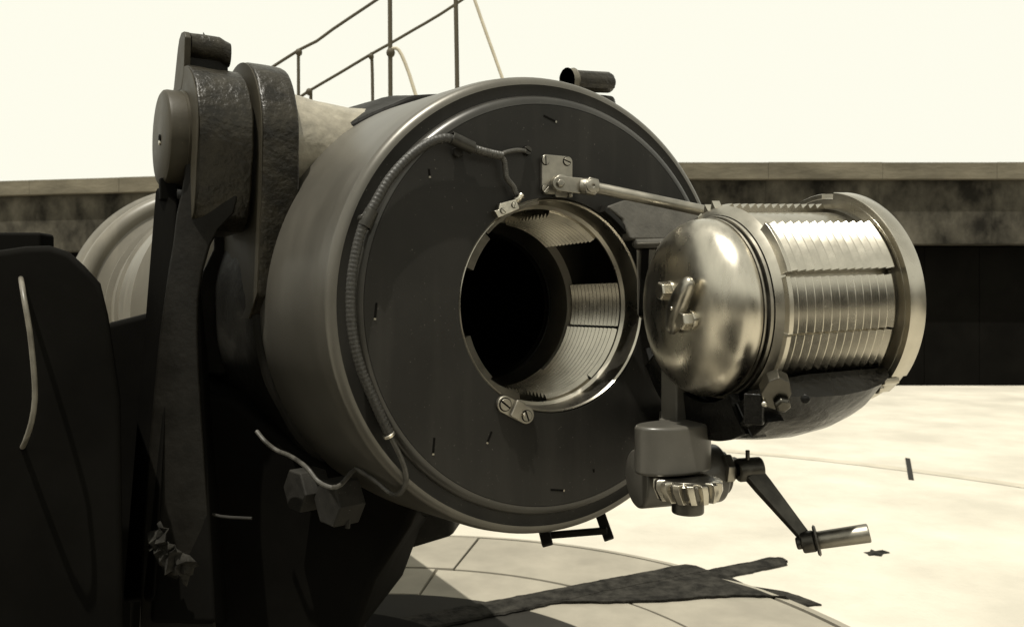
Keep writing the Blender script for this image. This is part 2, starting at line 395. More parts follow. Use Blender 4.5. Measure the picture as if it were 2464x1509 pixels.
# hinge pad and ledge on the face, right of the hole
def face_poly(pts, b0, name, m, parent, bev=.006, back=-.004):
    top = [G.seen(x, y, b) for x, y, b in pts]
    bot = [G.seen(x, y, b) - nn * (b - back) for x, y, b in pts]
    vs, fs = loft([bot, top]); return mk(name, vs, fs, m, parent, bevel=bev)
pad_pts = [(1455, 497, .020), (1500, 530, .030), (1522, 578, .052), (1640, 578, .056), (1700, 560, .050), (1712, 500, .024), (1600, 480, .020), (1500, 478, .019)]
M_PAD = mat('hinge_pad_paint', .085, .055, rough=.45, spec=.3, nscale=18, bump=.45, bscale=120, dist=.003, speck=.3)
face_poly(pad_pts, 0, 'hinge_pad', M_PAD, gun, .008)
# rounded ledge bar below the pad
vs, fs = tube([G.seen(1531, 587, .046), G.seen(1545, 587, .05), G.seen(1700, 582, .05)], .011, 14, .02); mk('hinge_ledge', vs, fs, M_HOUSE, gun)
vs, fs = loft([[G.seen(x, y, b) for x, y in ((1531, 598), (1600, 596), (1598, 800), (1534, 760))] for b in (.018, .040)]); mk('hinge_web', vs, fs, M_BODY, gun, bevel=.004)
vs, fs = loft([[G.seen(x, y, b) for x, y in ((1545, 598), (1562, 598), (1556, 760), (1536, 760))] for b in (.039, .046)]); mk('web_groove_bar', vs, fs, M_BLACK, gun, bevel=.002)
# raised dark arc standing for the shadow round the mouth, right side
vs, fs = lathe(G, [(.2365, .017), (.250, .017), (.250, .030), (.2365, .034)], 30, D(14), D(62), close=True); mk('mouth_shadow_rim', vs, fs, M_CASTD, gun, bevel=.002)

# ------------------------------------------------------------------ firing-circuit cable
cab = thing('power_cable', G.seen(843, 760, .03), 'braided cable clipped round the left edge of the breech face', 'cable')
B1 = .035
main = [(938, 1047, .022), (905, 975, .028), (868, 885, .030), (847, 790, .030), (845, 690, .030), (856, 610, .030), (877, 535, .032), (902, 490, .034), (938, 430, .036), (985, 378, .038), (1030, 346, .040), (1068, 334, .041), (1092, 338, .041), (1125, 352, .040)]
pts = [G.seen(x, y, b) for x, y, b in main]
vs, fs = tube(pts, .0098, 12, .0022, rf=lambda s: 1 + .045 * sin(s * 2 * pi / .0085)); mk('cable_sheath', vs, fs, M_CABLE, cab)
w1 = [(1125, 352, .040), (1150, 362, .039), (1180, 370, .038), (1208, 376, .037)]
vs, fs = tube([G.seen(*p) for p in w1], .0085, 12, .001, rf=lambda s: 1 + .09 * abs(sin(s * pi / .0026))); mk('twine_binding', vs, fs, M_TAPE, cab)
vs, fs = tube([G.seen(*p) for p in [(1200, 374, .037), (1222, 366, .037), (1245, 362, .034), (1263, 364, .026)]], .0048, 10, .003); mk('lead_wire', vs, fs, M_TAPE, cab)
vs, fs = tube([G.seen(*p) for p in [(1204, 376, .037), (1213, 388, .037), (1216, 408, .036), (1220, 430, .036), (1235, 450, .033), (1242, 468, .032)]], .0056, 10, .001, rf=lambda s: 1 + .12 * abs(sin(s * pi / .0042))); mk('lead_wire', vs, fs, M_TAPE, cab)
screw(G.seen(1266, 364, ZF), nn, .009, 1.1, M_CLIP, cab, .008)
# tail below the lower clip, out to the carriage
tail = [G.seen(938, 1047, .022), G.seen(952, 1075, .020), G.seen(970, 1115, .016), G.seen(978, 1155, .004), G.seen(962, 1187, -.03), G.seen(940, 1186, -.07), at(905, 1158, 1.72), at(872, 1136, 1.76), at(855, 1129, 1.78), at(838, 1145, 1.76), at(820, 1166, 1.74), at(798, 1173, 1.72), at(765, 1158, 1.74), at(738, 1125, 1.76), at(700, 1098, 1.82), at(665, 1083, 1.86), at(638, 1062, 1.86), at(618, 1038, 1.88)]
vs, fs = tube(tail, .0050, 10, .01); mk('cable_tail', vs, fs, mat('grey_tail_sheath', .085, .03, rough=.4, spec=.5, nscale=30), cab)
# clips
for (x, y, b, dx, dy, ln) in ((886, 527, .032, .42, -.9, .036), (1112, 345, .041, .9, .42, .05)):
    p = G.seen(x, y, b); q = G.seen(x + 30 * dx, y + 30 * dy, b); d = (q - p).normalized()
    F = fr(p - d * ln / 2, d)
    vs, fs = lathe(F, [(.0112, 0), (.0135, 0), (.0135, ln), (.0112, ln)], 24, close=True); c = mk('cable_clip', vs, fs, M_CLIP, cab, bevel=.0008)
q = G.seen(869, 527, ZF)
vs, fs = cyl(q, q + nn * .018, .008, .002); mk('clip_stud', vs, fs, M_CLIP, cab)
vs, fs = lathe(fr(G.seen(936, 1046, .022), G.seen(948, 1070, .02) - G.seen(925, 1025, .024)), [(.0098, -.003), (.012, -.002), (.012, .003), (.0098, .004)], 20, close=True); mk('clip_band', vs, fs, M_BRASS, cab)
vs, fs = hexp(fr(G.seen(1098, 368, ZF), nn), .012, 0, .012, .2); mk('clip_bolt', vs, fs, M_FACE, cab, bevel=.001)

# terminal block at the end of the lead, on the hole's rim
tb = thing('terminal_block', G.seen(1213, 502, ZF), 'bright little terminal block with two screws at the upper left rim of the breech hole', 'terminal')
p0 = G.seen(1192, 512, ZF); p1 = G.seen(1236, 490, ZF); d = (p1 - p0).normalized()
F = Frame(p0, d, nn.cross(d), nn); l = (p1 - p0).length
vs, fs = prism(F, [(-.006, -.011), (l, -.014), (l + .001, .008), (.010, .014), (.002, .004), (-.008, .006)], 0, .016); mk('block_body', vs, fs, M_BRASS, tb, bevel=.0015)
screw(F.p(.010, -.002, .016), nn, .006, .9, M_BRASS, tb); screw(F.p(l - .009, -.002, .016), nn, .006, -.2, M_BRASS, tb)
q0 = G.seen(1234, 492, .026); q1 = G.seen(1257, 468, .030)
vs, fs = join(cyl(q0, q0.lerp(q1, .35), .0045), cyl(q0.lerp(q1, .3), q0.lerp(q1, .75), .0078, seg=12), cyl(q0.lerp(q1, .72), q1, .0062, seg=12)); mk('lead_ferrule', vs, fs, M_BRASS, tb)

# latch on the lower left rim
la = thing('rim_latch', G.seen(1232, 985, ZF), 'oval latch plate with two slotted screws at the lower rim of the breech hole', 'latch')
p0 = G.seen(1210, 972, ZF); p1 = G.seen(1262, 998, ZF); d = (p1 - p0).normalized(); F = Frame(p0, d, nn.cross(d), nn); l = (p1 - p0).length
poly = [(l + .018 * cos(D(a)), .018 * sin(D(a))) for a in range(-90, 91, 15)] + [(.018 * cos(D(a)), .018 * sin(D(a))) for a in range(90, 271, 15)]
vs, fs = prism(F, poly, 0, .011); mk('latch_plate', vs, fs, M_SATIN, la, bevel=.0018)
screw(F.p(0, 0, .011), nn, .0125, .9, M_SATIN, la, .002); screw(F.p(l, -.001, .011), nn, .011, .35, M_SATIN, la, .002)
vs, fs = prism(F, rrect(.018, .040, -.017, .020, .003), .011, .020); mk('latch_bridge', vs, fs, M_SATIN, la, bevel=.002)
vs, fs = cyl(F.p(.046, -.002, .010), F.p(.046, -.002, .022), .003); mk('latch_pin', vs, fs, M_BRASS, la)
A = [G.seen(x, y, .014) for x, y in ((1163, 908), (1168, 902), (1200, 925), (1225, 936), (1240, 938), (1252, 948), (1250, 968), (1228, 962), (1200, 945), (1180, 930))]
vs, fs = loft([[v - nn * .012 for v in A], A]); mk('latch_arm', vs, fs, M_STEELD, la, bevel=.002)

# ------------------------------------------------------------------ link rod from plate to block carrier
lk = thing('link_rod', G.seen(1336, 425, ZF), 'bright steel control rod bolted to a four-screw plate above the breech hole', 'rod')
cs = [G.seen(1299, 372, ZF), G.seen(1373, 376, ZF), G.seen(1373, 466, ZF), G.seen(1299, 468, ZF)]
O = cs[3]; Fp = Frame(O, u, kk, nn); wd = (cs[2] - cs[3]).dot(u); ht = (cs[0] - cs[3]).z
vs, fs = prism(Fp, rrect(0, wd, 0, ht, .012), .0, .010); mk('mounting_plate', vs, fs, M_SATIN, lk, bevel=.003)
for (x, y, a) in ((1312, 387, .05), (1364, 389, 1.25), (1312, 455, -.75)):
    screw(G.seen(x, y, ZF + .010), nn, .0088, a, M_SATIN, lk)
vs, fs = prism(Frame(G.seen(1330, 476, ZF), u, kk, nn), rrect(0, .03, 0, .03, .002), .002, .012); mk('plate_foot', vs, fs, M_SATIN, lk, bevel=.001)
q = G.seen(1346, 443, ZF + .010)
vs, fs = cyl(q, q + nn * .014, .019, .003, 28); mk('link_boss', vs, fs, M_SATIN, lk)
a = G.seen(1346, 443, .044); b = G.seen(1400, 449, .056)
d = (b - a).normalized(); Fk = Frame(a, d, nn.cross(d).normalized(), nn - d * nn.dot(d)); l = (b - a).length
poly = [(.016 * cos(D(t)), .016 * sin(D(t))) for t in range(90, 271, 15)] + [(l, -.017), (l, .017)]
vs, fs = prism(Fk, poly, -.006, .006); mk('link_strap', vs, fs, M_SATIN, lk, bevel=.0015)
vs, fs = hexp(Fk, .0095, .006, .014, .25); mk('link_bolt', vs, fs, M_SATIN, lk, bevel=.001)
e = G.seen(1422, 450, .072)
vs, fs = cyl(b - d * .004 , e, .0165, .004, 24, r2=.019); mk('knuckle', vs, fs, M_SATIN, lk)
fz = (nn * .9 - u * .25).normalized(); Fn = fr(e - fz * .008, fz)
vs, fs = join(hexp(Fn, .0205, .0, .020, .12, .3), lathe(Fn, [(.0, .0195), (.0145, .0195), (.0145, .0235), (.008, .025), (.003, .025), (.003, .021), (0, .021)], 24)); mk('knuckle_nut', vs, fs, M_SATIN, lk, bevel=.001)
r1 = at(1712, 512, 1.80); r0 = e + (r1 - e).normalized() * .012
vs, fs = cyl(r0, r1, .0125, .002, 28); mk('rod_shaft', vs, fs, M_SATIN, lk)
vs, fs = cyl(G.seen(1372, 462, .03), G.seen(1373, 476, .03), .005); mk('grease_nipple', vs, fs, M_SATIN, lk)

# ------------------------------------------------------------------ breech block, swung open
al = radians(21); ti = radians(2.3)
m = Vector((cos(al) * cos(ti), sin(al) * cos(ti), sin(ti))); hd = -m
wv = Vector((sin(al), -cos(al), 0))
P = Vector((.423, 1.65, H - .003))
up = hd.cross(wv).normalized()
BF = Frame(P, wv, up, hd)
blk = thing('breech_block', P + m * .12, 'polished steel breech block with stepped threads and domed head, swung open', 'breech block')
# head: collar, seal rings, dome (z towards the head)
vs, fs = lathe(BF, [(.180, -.004), (.198, -.003), (.2005, .001), (.196, .006), (.188, .014), (.183, .018)], 128); mk('block_collar', vs, fs, M_STEEL, blk, sharp=22)
vs, fs = lathe(BF, [(.16, .0175), (.1805, .0180), (.1815, .0205), (.1800, .0255), (.160, .026)], 128); mk('seal_ring', vs, fs, M_SATIN, blk, sharp=22)
vs, fs = lathe(BF, [(.168, .0), (.168, .04)], 96); mk('groove_core', vs, fs, M_SLOT, blk)
vs, fs = lathe(BF, [(.160, .0302), (.1760, .0306), (.1775, .0335), (.1768, .0362), (.16, .037)], 128); mk('seal_ring', vs, fs, M_SATIN, blk, sharp=22)
dome = [(.165, .0376), (.1750, .0380)]
for i in range(0, 25):
    t = pi / 2 * i / 24
    dome.append((.1760 * max(cos(t), 0) ** .72, .0395 + .084 * sin(t) ** .80))
dome[-1] = (0, dome[-1][1])
vs, fs = lathe(BF, dome, 128); mk('mushroom_head', vs, fs, M_DOME, blk, sharp=40)
# threaded body
vs, fs = lathe(BF, [(.0, -.002), (.186, -.002), (.188, -.008), (.188, -.245), (.0, -.246)], 128); mk('block_core', vs, fs, M_STEEL, blk, sharp=30)
for (a0, a1, r) in ((17.8, 47, .2155), (-13.6, 15.0, .2045), (-50, -15.0, .2025), (84, 112, .2055), (114, 146, .2145), (-118, -84, .213)):
    vs, fs = thread_sector(BF, r, .185, D(a0), D(a1), -.246, -.004, 13, .0085, 1, 18)
    mk('block_thread', vs, fs, M_THREAD, blk, sharp=20)
# plain lands between: front lip ring behind the collar
for (a0, a1, r) in ((17.2, 47, .212), (-13.6, 15.4, .206), (-50, -15.0, .2035)):
    vs, fs = lathe(BF, [(.186, -.004), (r, -.004), (r, .006 if a0 < 0 else .004), (.186, .008)][::-1], 12, D(a0), D(a1), close=True)
    mk('thread_lead', vs, fs, M_STEEL, blk, bevel=.0008)
# flange with stepped rim
vs, fs = lathe(BF, [(.0, -.252), (.216, -.252), (.2175, -.254), (.2175, -.288), (.216, -.290), (0, -.290)], 128); mk('rear_flange', vs, fs, M_STEEL, blk, sharp=30)
for (a0, a1, r, z0) in ((-39, 80, .2285, -.252), (-53, -39.2, .2235, -.256), (89, 124, .2265, -.254)):
    vs, fs = lathe(BF, [(.2165, z0), (r, z0), (r + .001, z0 - .002), (r + .001, -.288), (r, -.290), (.2165, -.290)], 60, D(a0), D(a1), close=True)
    mk('flange_step', vs, fs, M_STEEL, blk, sharp=30)
vs, fs = lathe(BF, [(.14, -.243), (.195, -.243), (.195, -.256), (.14, -.256)], 96, close=True); mk('flange_groove', vs, fs, M_STEELD, blk)
# small block lug at the flange foot
vs, fs = cyl(BF.pol(.222, D(-49), -.243), BF.pol(.222, D(-49), -.255), .012, .003); mk('flange_stud', vs, fs, M_STEEL, blk)
# tooth pair on the collar's shoulder beside the rod
for k in range(2):
    c = D(103 - 7 * k)
    vs = [BF.pol(.196, c - .05, .002), BF.pol(.196, c + .05, .002), BF.pol(.216, c, .002), BF.pol(.196, c - .05, -.016), BF.pol(.196, c + .05, -.016), BF.pol(.216, c, -.016)]
    mk('shoulder_tooth', vs, [(0, 1, 2), (5, 4, 3), (0, 3, 4, 1), (1, 4, 5, 2), (2, 5, 3, 0)], M_STEEL, blk)
# firing vent fittings on the dome: strap, hex bolts
ZT = .1235
st = [BF.seen(x, y, ZT + .020) for x, y in ((1646, 684), (1624, 735), (1608, 788))]
dd = (st[0] - st[2]).normalized(); sl = (st[0] - st[2]).length
Fs = Frame(st[2], dd, hd.cross(dd), hd)
def lens_ring(z, k, h0):
    out = []
    for i in range(28):
        a = 2 * pi * i / 28; x = sl / 2 + (sl / 2 + .014) * k * cos(a); y = (.0205 * k) * abs(sin(a)) ** .7 * (1 if sin(a) >= 0 else -1)
        out.append(Fs.p(x, y, z + .004 * cos((x / sl - .5) * pi)))
    return out
vs, fs = loft([lens_ring(-.016, .92, 0), lens_ring(-.010, 1, 0), lens_ring(-.002, .98, 0), lens_ring(.003, .8, 0), lens_ring(.005, .35, 0)]); mk('vent_lever', vs, fs, M_LEVER, blk, sharp=60)
vs, fs = cyl(Fs.p(sl * .45, 0, -.02), Fs.p(sl * .45, 0, .0105), .004); mk('lever_pin', vs, fs, M_BRASS, blk)
vs, fs = cyl(Fs.p(sl * .5, 0, -.026), Fs.p(sl * .5, 0, -.008), .014); mk('lever_boss', vs, fs, M_STEELD, blk)
for (x, y) in ((1602, 700), (1652, 771)):
    q = BF.seen(x, y, ZT + .008); Fb = fr(q, hd, up); zz = -.016
    vs, fs = cyl(q + hd * zz, q - hd * .004, .0195, .001, 24); mk('washer', vs, fs, M_STEEL, blk)
    vs, fs = hexp(Fb, .0185, -.005, .016, .14, .2); mk('hex_bolt', vs, fs, M_STEEL, blk, bevel=.0012)
# strap foot linking the bolts
q0 = BF.seen(1602, 700, ZT); q1 = BF.seen(1652, 771, ZT); d = (q1 - q0).normalized(); F = Frame(q0, d, hd.cross(d), hd); l = (q1 - q0).length
vs, fs = prism(F, rrect(-.02, l + .02, -.016, .016, .014), -.012, -.002); mk('bolt_plate', vs, fs, M_STEEL, blk, bevel=.002)

# ------------------------------------------------------------------ carrier tray under the block
car = thing('block_carrier', BF.p(0, -.25, -.1), 'glossy black carrier tray cradling the underside of the open breech block', 'carrier')
# a half bowl: outer skin r=.262; rear (right) end rounds off
prof_o = [(.238, .052), (.245, .052), (.252, .046), (.258, .02), (.266, -.04), (.268, -.10), (.262, -.16), (.250, -.205), (.232, -.236), (.215, -.246), (.212, -.243), (.212, -.06), (.222, .03)]
vs = []; fs = []; N = 44; a0 = D(-158); a1 = D(-37)
for i in range(N + 1):
    t = a0 + (a1 - a0) * i / N
    s = .80 + .20 * math.exp(-((t + pi * .56) / .62) ** 2) if t > -pi * .56 else 1.0
    for j, (r, z) in enumerate(prof_o):
        rr = r + (.003 * max(0, sin(-t)) ** 2 * (1 if j < 10 else 0)) * (1 - max(0, (-z - .02) / .3))
        if j < 10: rr += .0016 * noise.noise(Vector((t * 6, z * 30, 3)))
        vs.append(BF.pol(rr, t, z))
mm = len(prof_o)
for i in range(N):
    for k in range(mm): l2 = (k + 1) % mm; fs.append((i * mm + k, (i + 1) * mm + k, (i + 1) * mm + l2, i * mm + l2))
fs.append(tuple(range(mm))[::-1]); fs.append(tuple(N * mm + k for k in range(mm)))
mk('carrier_tray', vs, fs, M_GLOSS, car, sharp=40, bevel=.003)
# front annular plate with a radial joint, and side lip
vs, fs = lathe(BF, [(.186, .058), (.262, .050), (.262, .036), (.186, .036)], 40, D(-150), D(-62), close=True); mk('tray_front_plate', vs, fs, M_GLOSS, car, bevel=.002)
vs, fs = lathe(BF, [(.205, .046), (.272, .040), (.272, .010), (.205, .010)], 16, D(-61), D(-48), close=True); mk('tray_side_plate', vs, fs, M_GLOSS, car, bevel=.002)
# octagonal stop, cam and small pin near the collar's foot
q = at(1868, 948, 1.43); zq = (wv * .80 - kk * .45 + hd * .45).normalized(); F = fr(q, zq, m)
vs, fs = prism(F, [(.026 * cos(D(a)) * 1.0, .034 * sin(D(a))) for a in (10, 55, 100, 140, 190, 240, 285, 330)], -.03, .0); mk('stop_block', vs, fs, M_STEELD, car, bevel=.002)
q = at(1884, 978, 1.425)
vs, fs = hexp(fr(q, zq, m), .015, -.02, .002, .3); mk('stop_cam', vs, fs, M_STEELD, car, bevel=.002)
vs, fs = cyl(at(1838, 972, 1.43), at(1842, 974, 1.45), .0045, .002); mk('tray_pin', vs, fs, M_BRASS, car)
F = fr(at(1812, 985, 1.46), (hd * .7 + wv * .6).normalized(), kk)
vs, fs = box(F, -.028, .028, -.017, .017, -.02, .0); mk('latch_box', vs, fs, M_GLOSS, car, bevel=.003)
vs, fs = cyl(at(1938, 960, 1.413), at(1938, 960, 1.43), .008, .002); mk('tray_plug', vs, fs, M_GLOSS, car)
vs, fs = prism(BF, [(.13, -.172), (.175, -.158), (.175, -.146), (.13, -.158)], -.275, -.238); mk('tray_heel', vs, fs, M_STEEL, car, bevel=.002)

# ------------------------------------------------------------------ hinge: post, housing, worm, gear
hin = thing('hinge_housing', at(1610, 1090, 1.72), 'grey rounded hinge casting carrying a toothed gear, below the open breech block', 'hinge')
F = Frame(at(1632, 965, 1.72), u, nn, kk)
vs, fs = box(F, -.026, .026, -.026, .026, -.058, .075); mk('hinge_post', vs, fs, M_HOUSE, hin, bevel=.004)
vs, fs = box(F, -.030, .030, -.030, .030, -.058, -.036); mk('post_collar', vs, fs, M_HOUSE, hin, bevel=.006)
hc = at(1620, 1012, 1.64)
F = Frame(Vector((hc.x, hc.y, 0)), u, nn, kk)
ztop = H - (1022 - 735) / FPX * 1.62; zbot = H - (1146 - 735) / FPX * 1.59
# plan: round nose to the camera, straight flanks back to the gun, left shoulder
plan = [(.087 * cos(D(a)), .052 * sin(D(a)) + .0) for a in range(0, 361, 12)][:-1]
vs, fs = prism(F, plan, zbot, ztop); mk('housing_body', vs, fs, M_HOUSE, hin, bevel=.007, seg=4)
vs, fs = prism(Frame(Vector((hc.x, hc.y, 0)), (1, 0, 0), (0, 1, 0), kk), [(-.03, 0), (.05, 0), (.13, .36), (.03, .32)], zbot + .01, ztop - .01); mk('housing_web', vs, fs, M_HOUSE, hin, bevel=.004)
# worm sleeve: horizontal cylinder with bright shoulder
aw = radians(14); wd_ = Vector((cos(aw), sin(aw), .02)).normalized()
w0 = at(1530, 1152, 1.70)
vs, fs = cyl(w0, w0 + wd_ * .185, .0605, .006, 48); mk('worm_sleeve', vs, fs, M_HOUSE, hin)
vs, fs = lathe(fr(w0 + wd_ * .03, wd_), [(.055, .0), (.062, .006), (.066, .02), (.062, .035), (.05, .04)], 40, D(-60), D(120)); mk('sleeve_shoulder', vs, fs, M_HOUSE, hin)
# bevel gear (axis vertical) with 16 real teeth
gc = at(1655, 1172, 1.59)
FGr = Frame(gc, (1, 0, 0), (0, 1, 0), (0, 0, 1))
vs, fs = lathe(FGr, [(0, -.024), (.046, -.024), (.056, -.014), (.058, .010), (.050, .018), (0, .018)], 48); gear = mk('bevel_gear', vs, fs, M_STEELD, hin)
NT = 15
for k in range(NT):
    a = 2 * pi * k / NT; rings = []
    for (z, ri, ro, wb, wt, tw) in ((-.022, .040, .058, .0105, .0055, .10), (.0, .050, .0665, .0115, .006, 0), (.014, .050, .0655, .0115, .006, -.04), (.0175, .048, .060, .0105, .0055, -.05)):
        c = Vector((cos(a + tw), sin(a + tw), 0)); t = Vector((-sin(a + tw), cos(a + tw), 0))
        rings.append([gc + c * ri - t * wb + kk * z, gc + c * ro - t * wt + kk * z, gc + c * ro + t * wt + kk * z, gc + c * ri + t * wb + kk * z])
    vs, fs = loft(rings); mk('gear_tooth', vs, fs, M_STEEL, gear, bevel=.0008)
vs, fs = cyl(gc - kk * .020, gc - kk * .050, .031, .004, 32); mk('gear_boss', vs, fs, M_CRANK, hin)
# bearing nut and shaft to the right
n0 = w0 + wd_ * .188
vs, fs = cyl(n0 - wd_ * .01, n0 + wd_ * .012, .046, .004, 40); mk('sleeve_cap', vs, fs, M_CRANK, hin)
nutF = fr(at(1741, 1128, 1.70), wd_)
vs, fs = hexp(nutF, .032, -.004, .016, .12, .25); mk('shaft_nut', vs, fs, M_SATIN, hin, bevel=.002)
vs, fs = hexp(nutF, .024, .016, .036, .2, .6); mk('lock_nut', vs, fs, M_CRANK, hin, bevel=.002)
vs, fs = cyl(nutF.p(0, 0, .03), nutF.p(0, 0, .06), .011); mk('shaft_end', vs, fs, M_STEEL, hin)

# ------------------------------------------------------------------ hand crank
crk = thing('hand_crank', at(1790, 1130, 1.66), 'worn steel hand crank hanging right of the toothed gear, its handle sticking out', 'crank')
k0 = at(1778, 1131, 1.675); k1 = k0 + Vector((cos(radians(6)), sin(radians(6)), .05)).normalized() * .046
Fk = fr(k0, k1 - k0)
vs, fs = lathe(Fk, [(.012, -.002), (.0225, -.002), (.024, .001), (.024, .044), (.022, .047), (0, .047)], 36); mk('crank_socket', vs, fs, M_CRANK, crk)
vs, fs = lathe(Fk, [(0, .02), (.0125, .02), (.0125, -.0025)], 20); mk('socket_bore', vs, fs, M_SLOT, crk)
vs, fs = cyl(at(1799, 1106, 1.665), at(1799, 1083, 1.665), .0044, .001, 12); mk('socket_pin', vs, fs, M_CRANK, crk)
# arm: rectangular bar tapering to the knob
a0_ = at(1812, 1140, 1.665); a1_ = at(1946, 1303, 1.60)
d = (a1_ - a0_).normalized(); s1 = Vector((1, .1, 0)).normalized(); s1 = (s1 - d * s1.dot(d)).normalized(); s2 = d.cross(s1)
def sec(c, w, t): return [c + s1 * w + s2 * t, c - s1 * w + s2 * t, c - s1 * w - s2 * t, c + s1 * w - s2 * t]
vs, fs = loft([sec(a0_, .019, .010), sec(a0_ + d * .03, .0185, .009), sec(a1_ - d * .03, .0125, .007), sec(a1_, .011, .0065)]); mk('crank_arm', vs, fs, M_CRANK, crk, bevel=.002)
hv = (at(2084, 1283, 1.57) - at(1960, 1301, 1.60)).normalized()
vs, fs = cyl(a1_ - hv * .014, a1_ + hv * .012, .0205, .004, 28); mk('crank_eye', vs, fs, M_CRANK, crk)
vs, fs = lathe(fr(a1_ + hv * .012, hv), [(0, 0), (.027, 0), (.030, .003), (.027, .006), (0, .006)], 32); mk('handle_washer', vs, fs, M_CRANK, crk)
vs, fs = cyl(a1_ - hv * .024, a1_ - hv * .012, .012, .004, 20); mk('rivet_head', vs, fs, M_CRANK, crk)
vs, fs = cyl(a1_ + hv * .016, a1_ + hv * .112, .0168, .003, 32, r2=.0178); mk('handle', vs, fs, mat('brushed_handle_steel', .30, .2, metal=1, rough=.35, rough2=.45, nscale=30), crk)

# ------------------------------------------------------------------ cradle ring round the gun
cr = thing('gun_cradle', G.p(0, -.62, -.8), 'dark rough-cast cradle ring gripping the gun jacket', 'gun mount')
prof = [(.40, -.430), (.548, -.432), (.556, -.436), (.590, -.60), (.602, -.66), (.604, -.84), (.585, -.88), (.44, -.90)]
vs = []; fs = []; prof2 = []
for i in range(len(prof) - 1):
    for k in range(4): t = k / 4; prof2.append((prof[i][0] * (1 - t) + prof[i + 1][0] * t, prof[i][1] * (1 - t) + prof[i + 1][1] * t))
prof2.append(prof[-1])
vs, fs = lathe(G, prof2, 150, wob=.010); mk('cradle_ring', vs, fs, M_CRADLE, cr, sharp=40)
# foot step under the gun, seen against the pale floor
fsx = thing('foot_step', at(1385, 1290, 2.1), 'black iron foot step hanging under the breech', 'step')
for (x0, y0, x1, y1, r, nm) in ((1300, 1240, 1318, 1312, .014, 'step_hanger'), (1440, 1225, 1466, 1298, .013, 'step_hanger'), (1316, 1288, 1462, 1276, .0085, 'step_bar')):
    p = at(x0, y0, 2.1); q = at(x1, y1, 2.06); d = (q - p).normalized(); F = fr(p, d, (0, 1, 0))
    vs, fs = box(F, -r * .8, r * .8, -r, r, 0, (q - p).length); mk(nm, vs, fs, M_CASTD, fsx, bevel=.003)

# ------------------------------------------------------------------ left trunnion bracket
be = radians(33)
dax = Vector((cos(be), sin(be), 0))                 # from the cap inwards
T0 = Vector((-.812, 1.90, H + .385))
fh = Vector((-sin(be), cos(be), 0)); 
TF = Frame(T0, -fh, kk, dax)                         # x towards camera/right side, y up
TF = Frame(T0, fh, kk, dax)
br = thing('trunnion_bracket', T0 + dax * .15 - kk * .5, 'rough-cast iron bracket with a round trunnion cap at the left of the gun', 'bracket')
vs, fs = lathe(TF, [(0, 0), (.104, 0), (.110, .004), (.112, .010), (.112, .040), (.114, .041), (.1135, .050)], 72); mk('trunnion_cap', vs, fs, M_LUG, br, sharp=35)
vs, fs = cyl(T0 + dax * .003, T0 - dax * .002, .008); vs2 = lathe(TF, [(.0045, -.003), (.009, -.003), (.009, .002), (.0045, .002)], 16, close=True); mk('oil_hole', *vs2, M_SLOT, br)
vs, fs = cyl(T0 - dax * .0035 - kk * .010, T0 + dax * .002 - kk * .010, .0062, .002, 12); mk('oil_plug', vs, fs, M_BRASS, br)
# outer lug with the horn on top, and the leg tapering down
def wobble(vs, amp, sc=9, seed=0):
    return [Vector(v) + Vector((noise.noise(Vector(v) * sc + Vector((seed, 0, 0))), noise.noise(Vector(v) * sc + Vector((0, seed + 5, 0))), noise.noise(Vector(v) * sc + Vector((0, 0, seed + 9))))) * amp for v in vs]
RL = .172
def outline(RL, extra_top=None, zlow=-2.0, wl=.24, wr=.30, nfl=14):
    pts = []
    # fh points away from the camera: negative x = nearer the camera
    for a in range(-28, 209, 7): pts.append((RL * cos(D(a)), RL * sin(D(a))))
    pts += [(-RL * .86, -.14), (-RL * .80, -.22), (-.15, -.5), (-.18, -.9), (-.20, zlow), (.20, zlow), (.18, -.9), (.15, -.5), (RL * .80, -.22), (RL * .86, -.14)]
    return pts
def ext(F, poly, z0, z1, cuts=5):
    rings = [[F.p(x, y, z0 + (z1 - z0) * k / cuts) for x, y in poly] for k in range(cuts + 1)]
    return loft(rings)
polyA = [(RL * cos(D(a)), RL * sin(D(a))) for a in range(-28, 209, 7)] + [(-RL * .86, -.13), (-.125, -.185), (-.08, -.215), (.08, -.215), (.125, -.185), (RL * .86, -.13)]
vs, fs = ext(TF, polyA, .048, .168); o = mk('outer_lug', wobble(vs, .0035, 16), fs, M_CAST, br, bevel=.006)
vs, fs = prism(TF, [(x * .985, y * .985) for x, y in polyA], .0462, .0482); mk('lug_face', vs, fs, M_LUG, br)
# horn: neck plate at the outer side plus a round bar overhanging
neck = [(-.028, .150), (-.040, .232), (-.026, .248), (.0, .252), (.022, .244), (.040, .225), (.10, .125), (0, .12)]
vs, fs = ext(TF, neck, .0455, .060, 1); mk('horn_neck', wobble(vs, .001), fs, M_LUG, br, bevel=.003)
vs, fs = ext(TF, [(-.01, .150), (-.01, .215), (.03, .225), (.09, .14)], .06, .150, 3); mk('horn_web', wobble(vs, .002), fs, M_CASTD, br, bevel=.003)
ho = TF.p(-.004, .222, .0605)
rings = []
for k in range(9):
    z = .0605 + .092 * k / 8
    rings.append([TF.p(-.004 + (.030 + .004 * (k in (0,))) * cos(a), .222 + .029 * sin(a) + (.002 if k < 7 else -.004 * (k - 6)), z) for a in [2 * pi * i / 20 for i in range(20)]])
vs, fs = loft(rings); mk('horn_bar', wobble(vs, .003, 22, 3), fs, M_CAST, br, sharp=50)
vs = [TF.p(-.01, .248, .092), TF.p(.008, .248, .098), TF.p(0, .247, .108), TF.p(-.002, .262, .094)]; mk('casting_flash', vs, [(0, 1, 3), (1, 2, 3), (2, 0, 3), (0, 2, 1)], M_CAST, br)
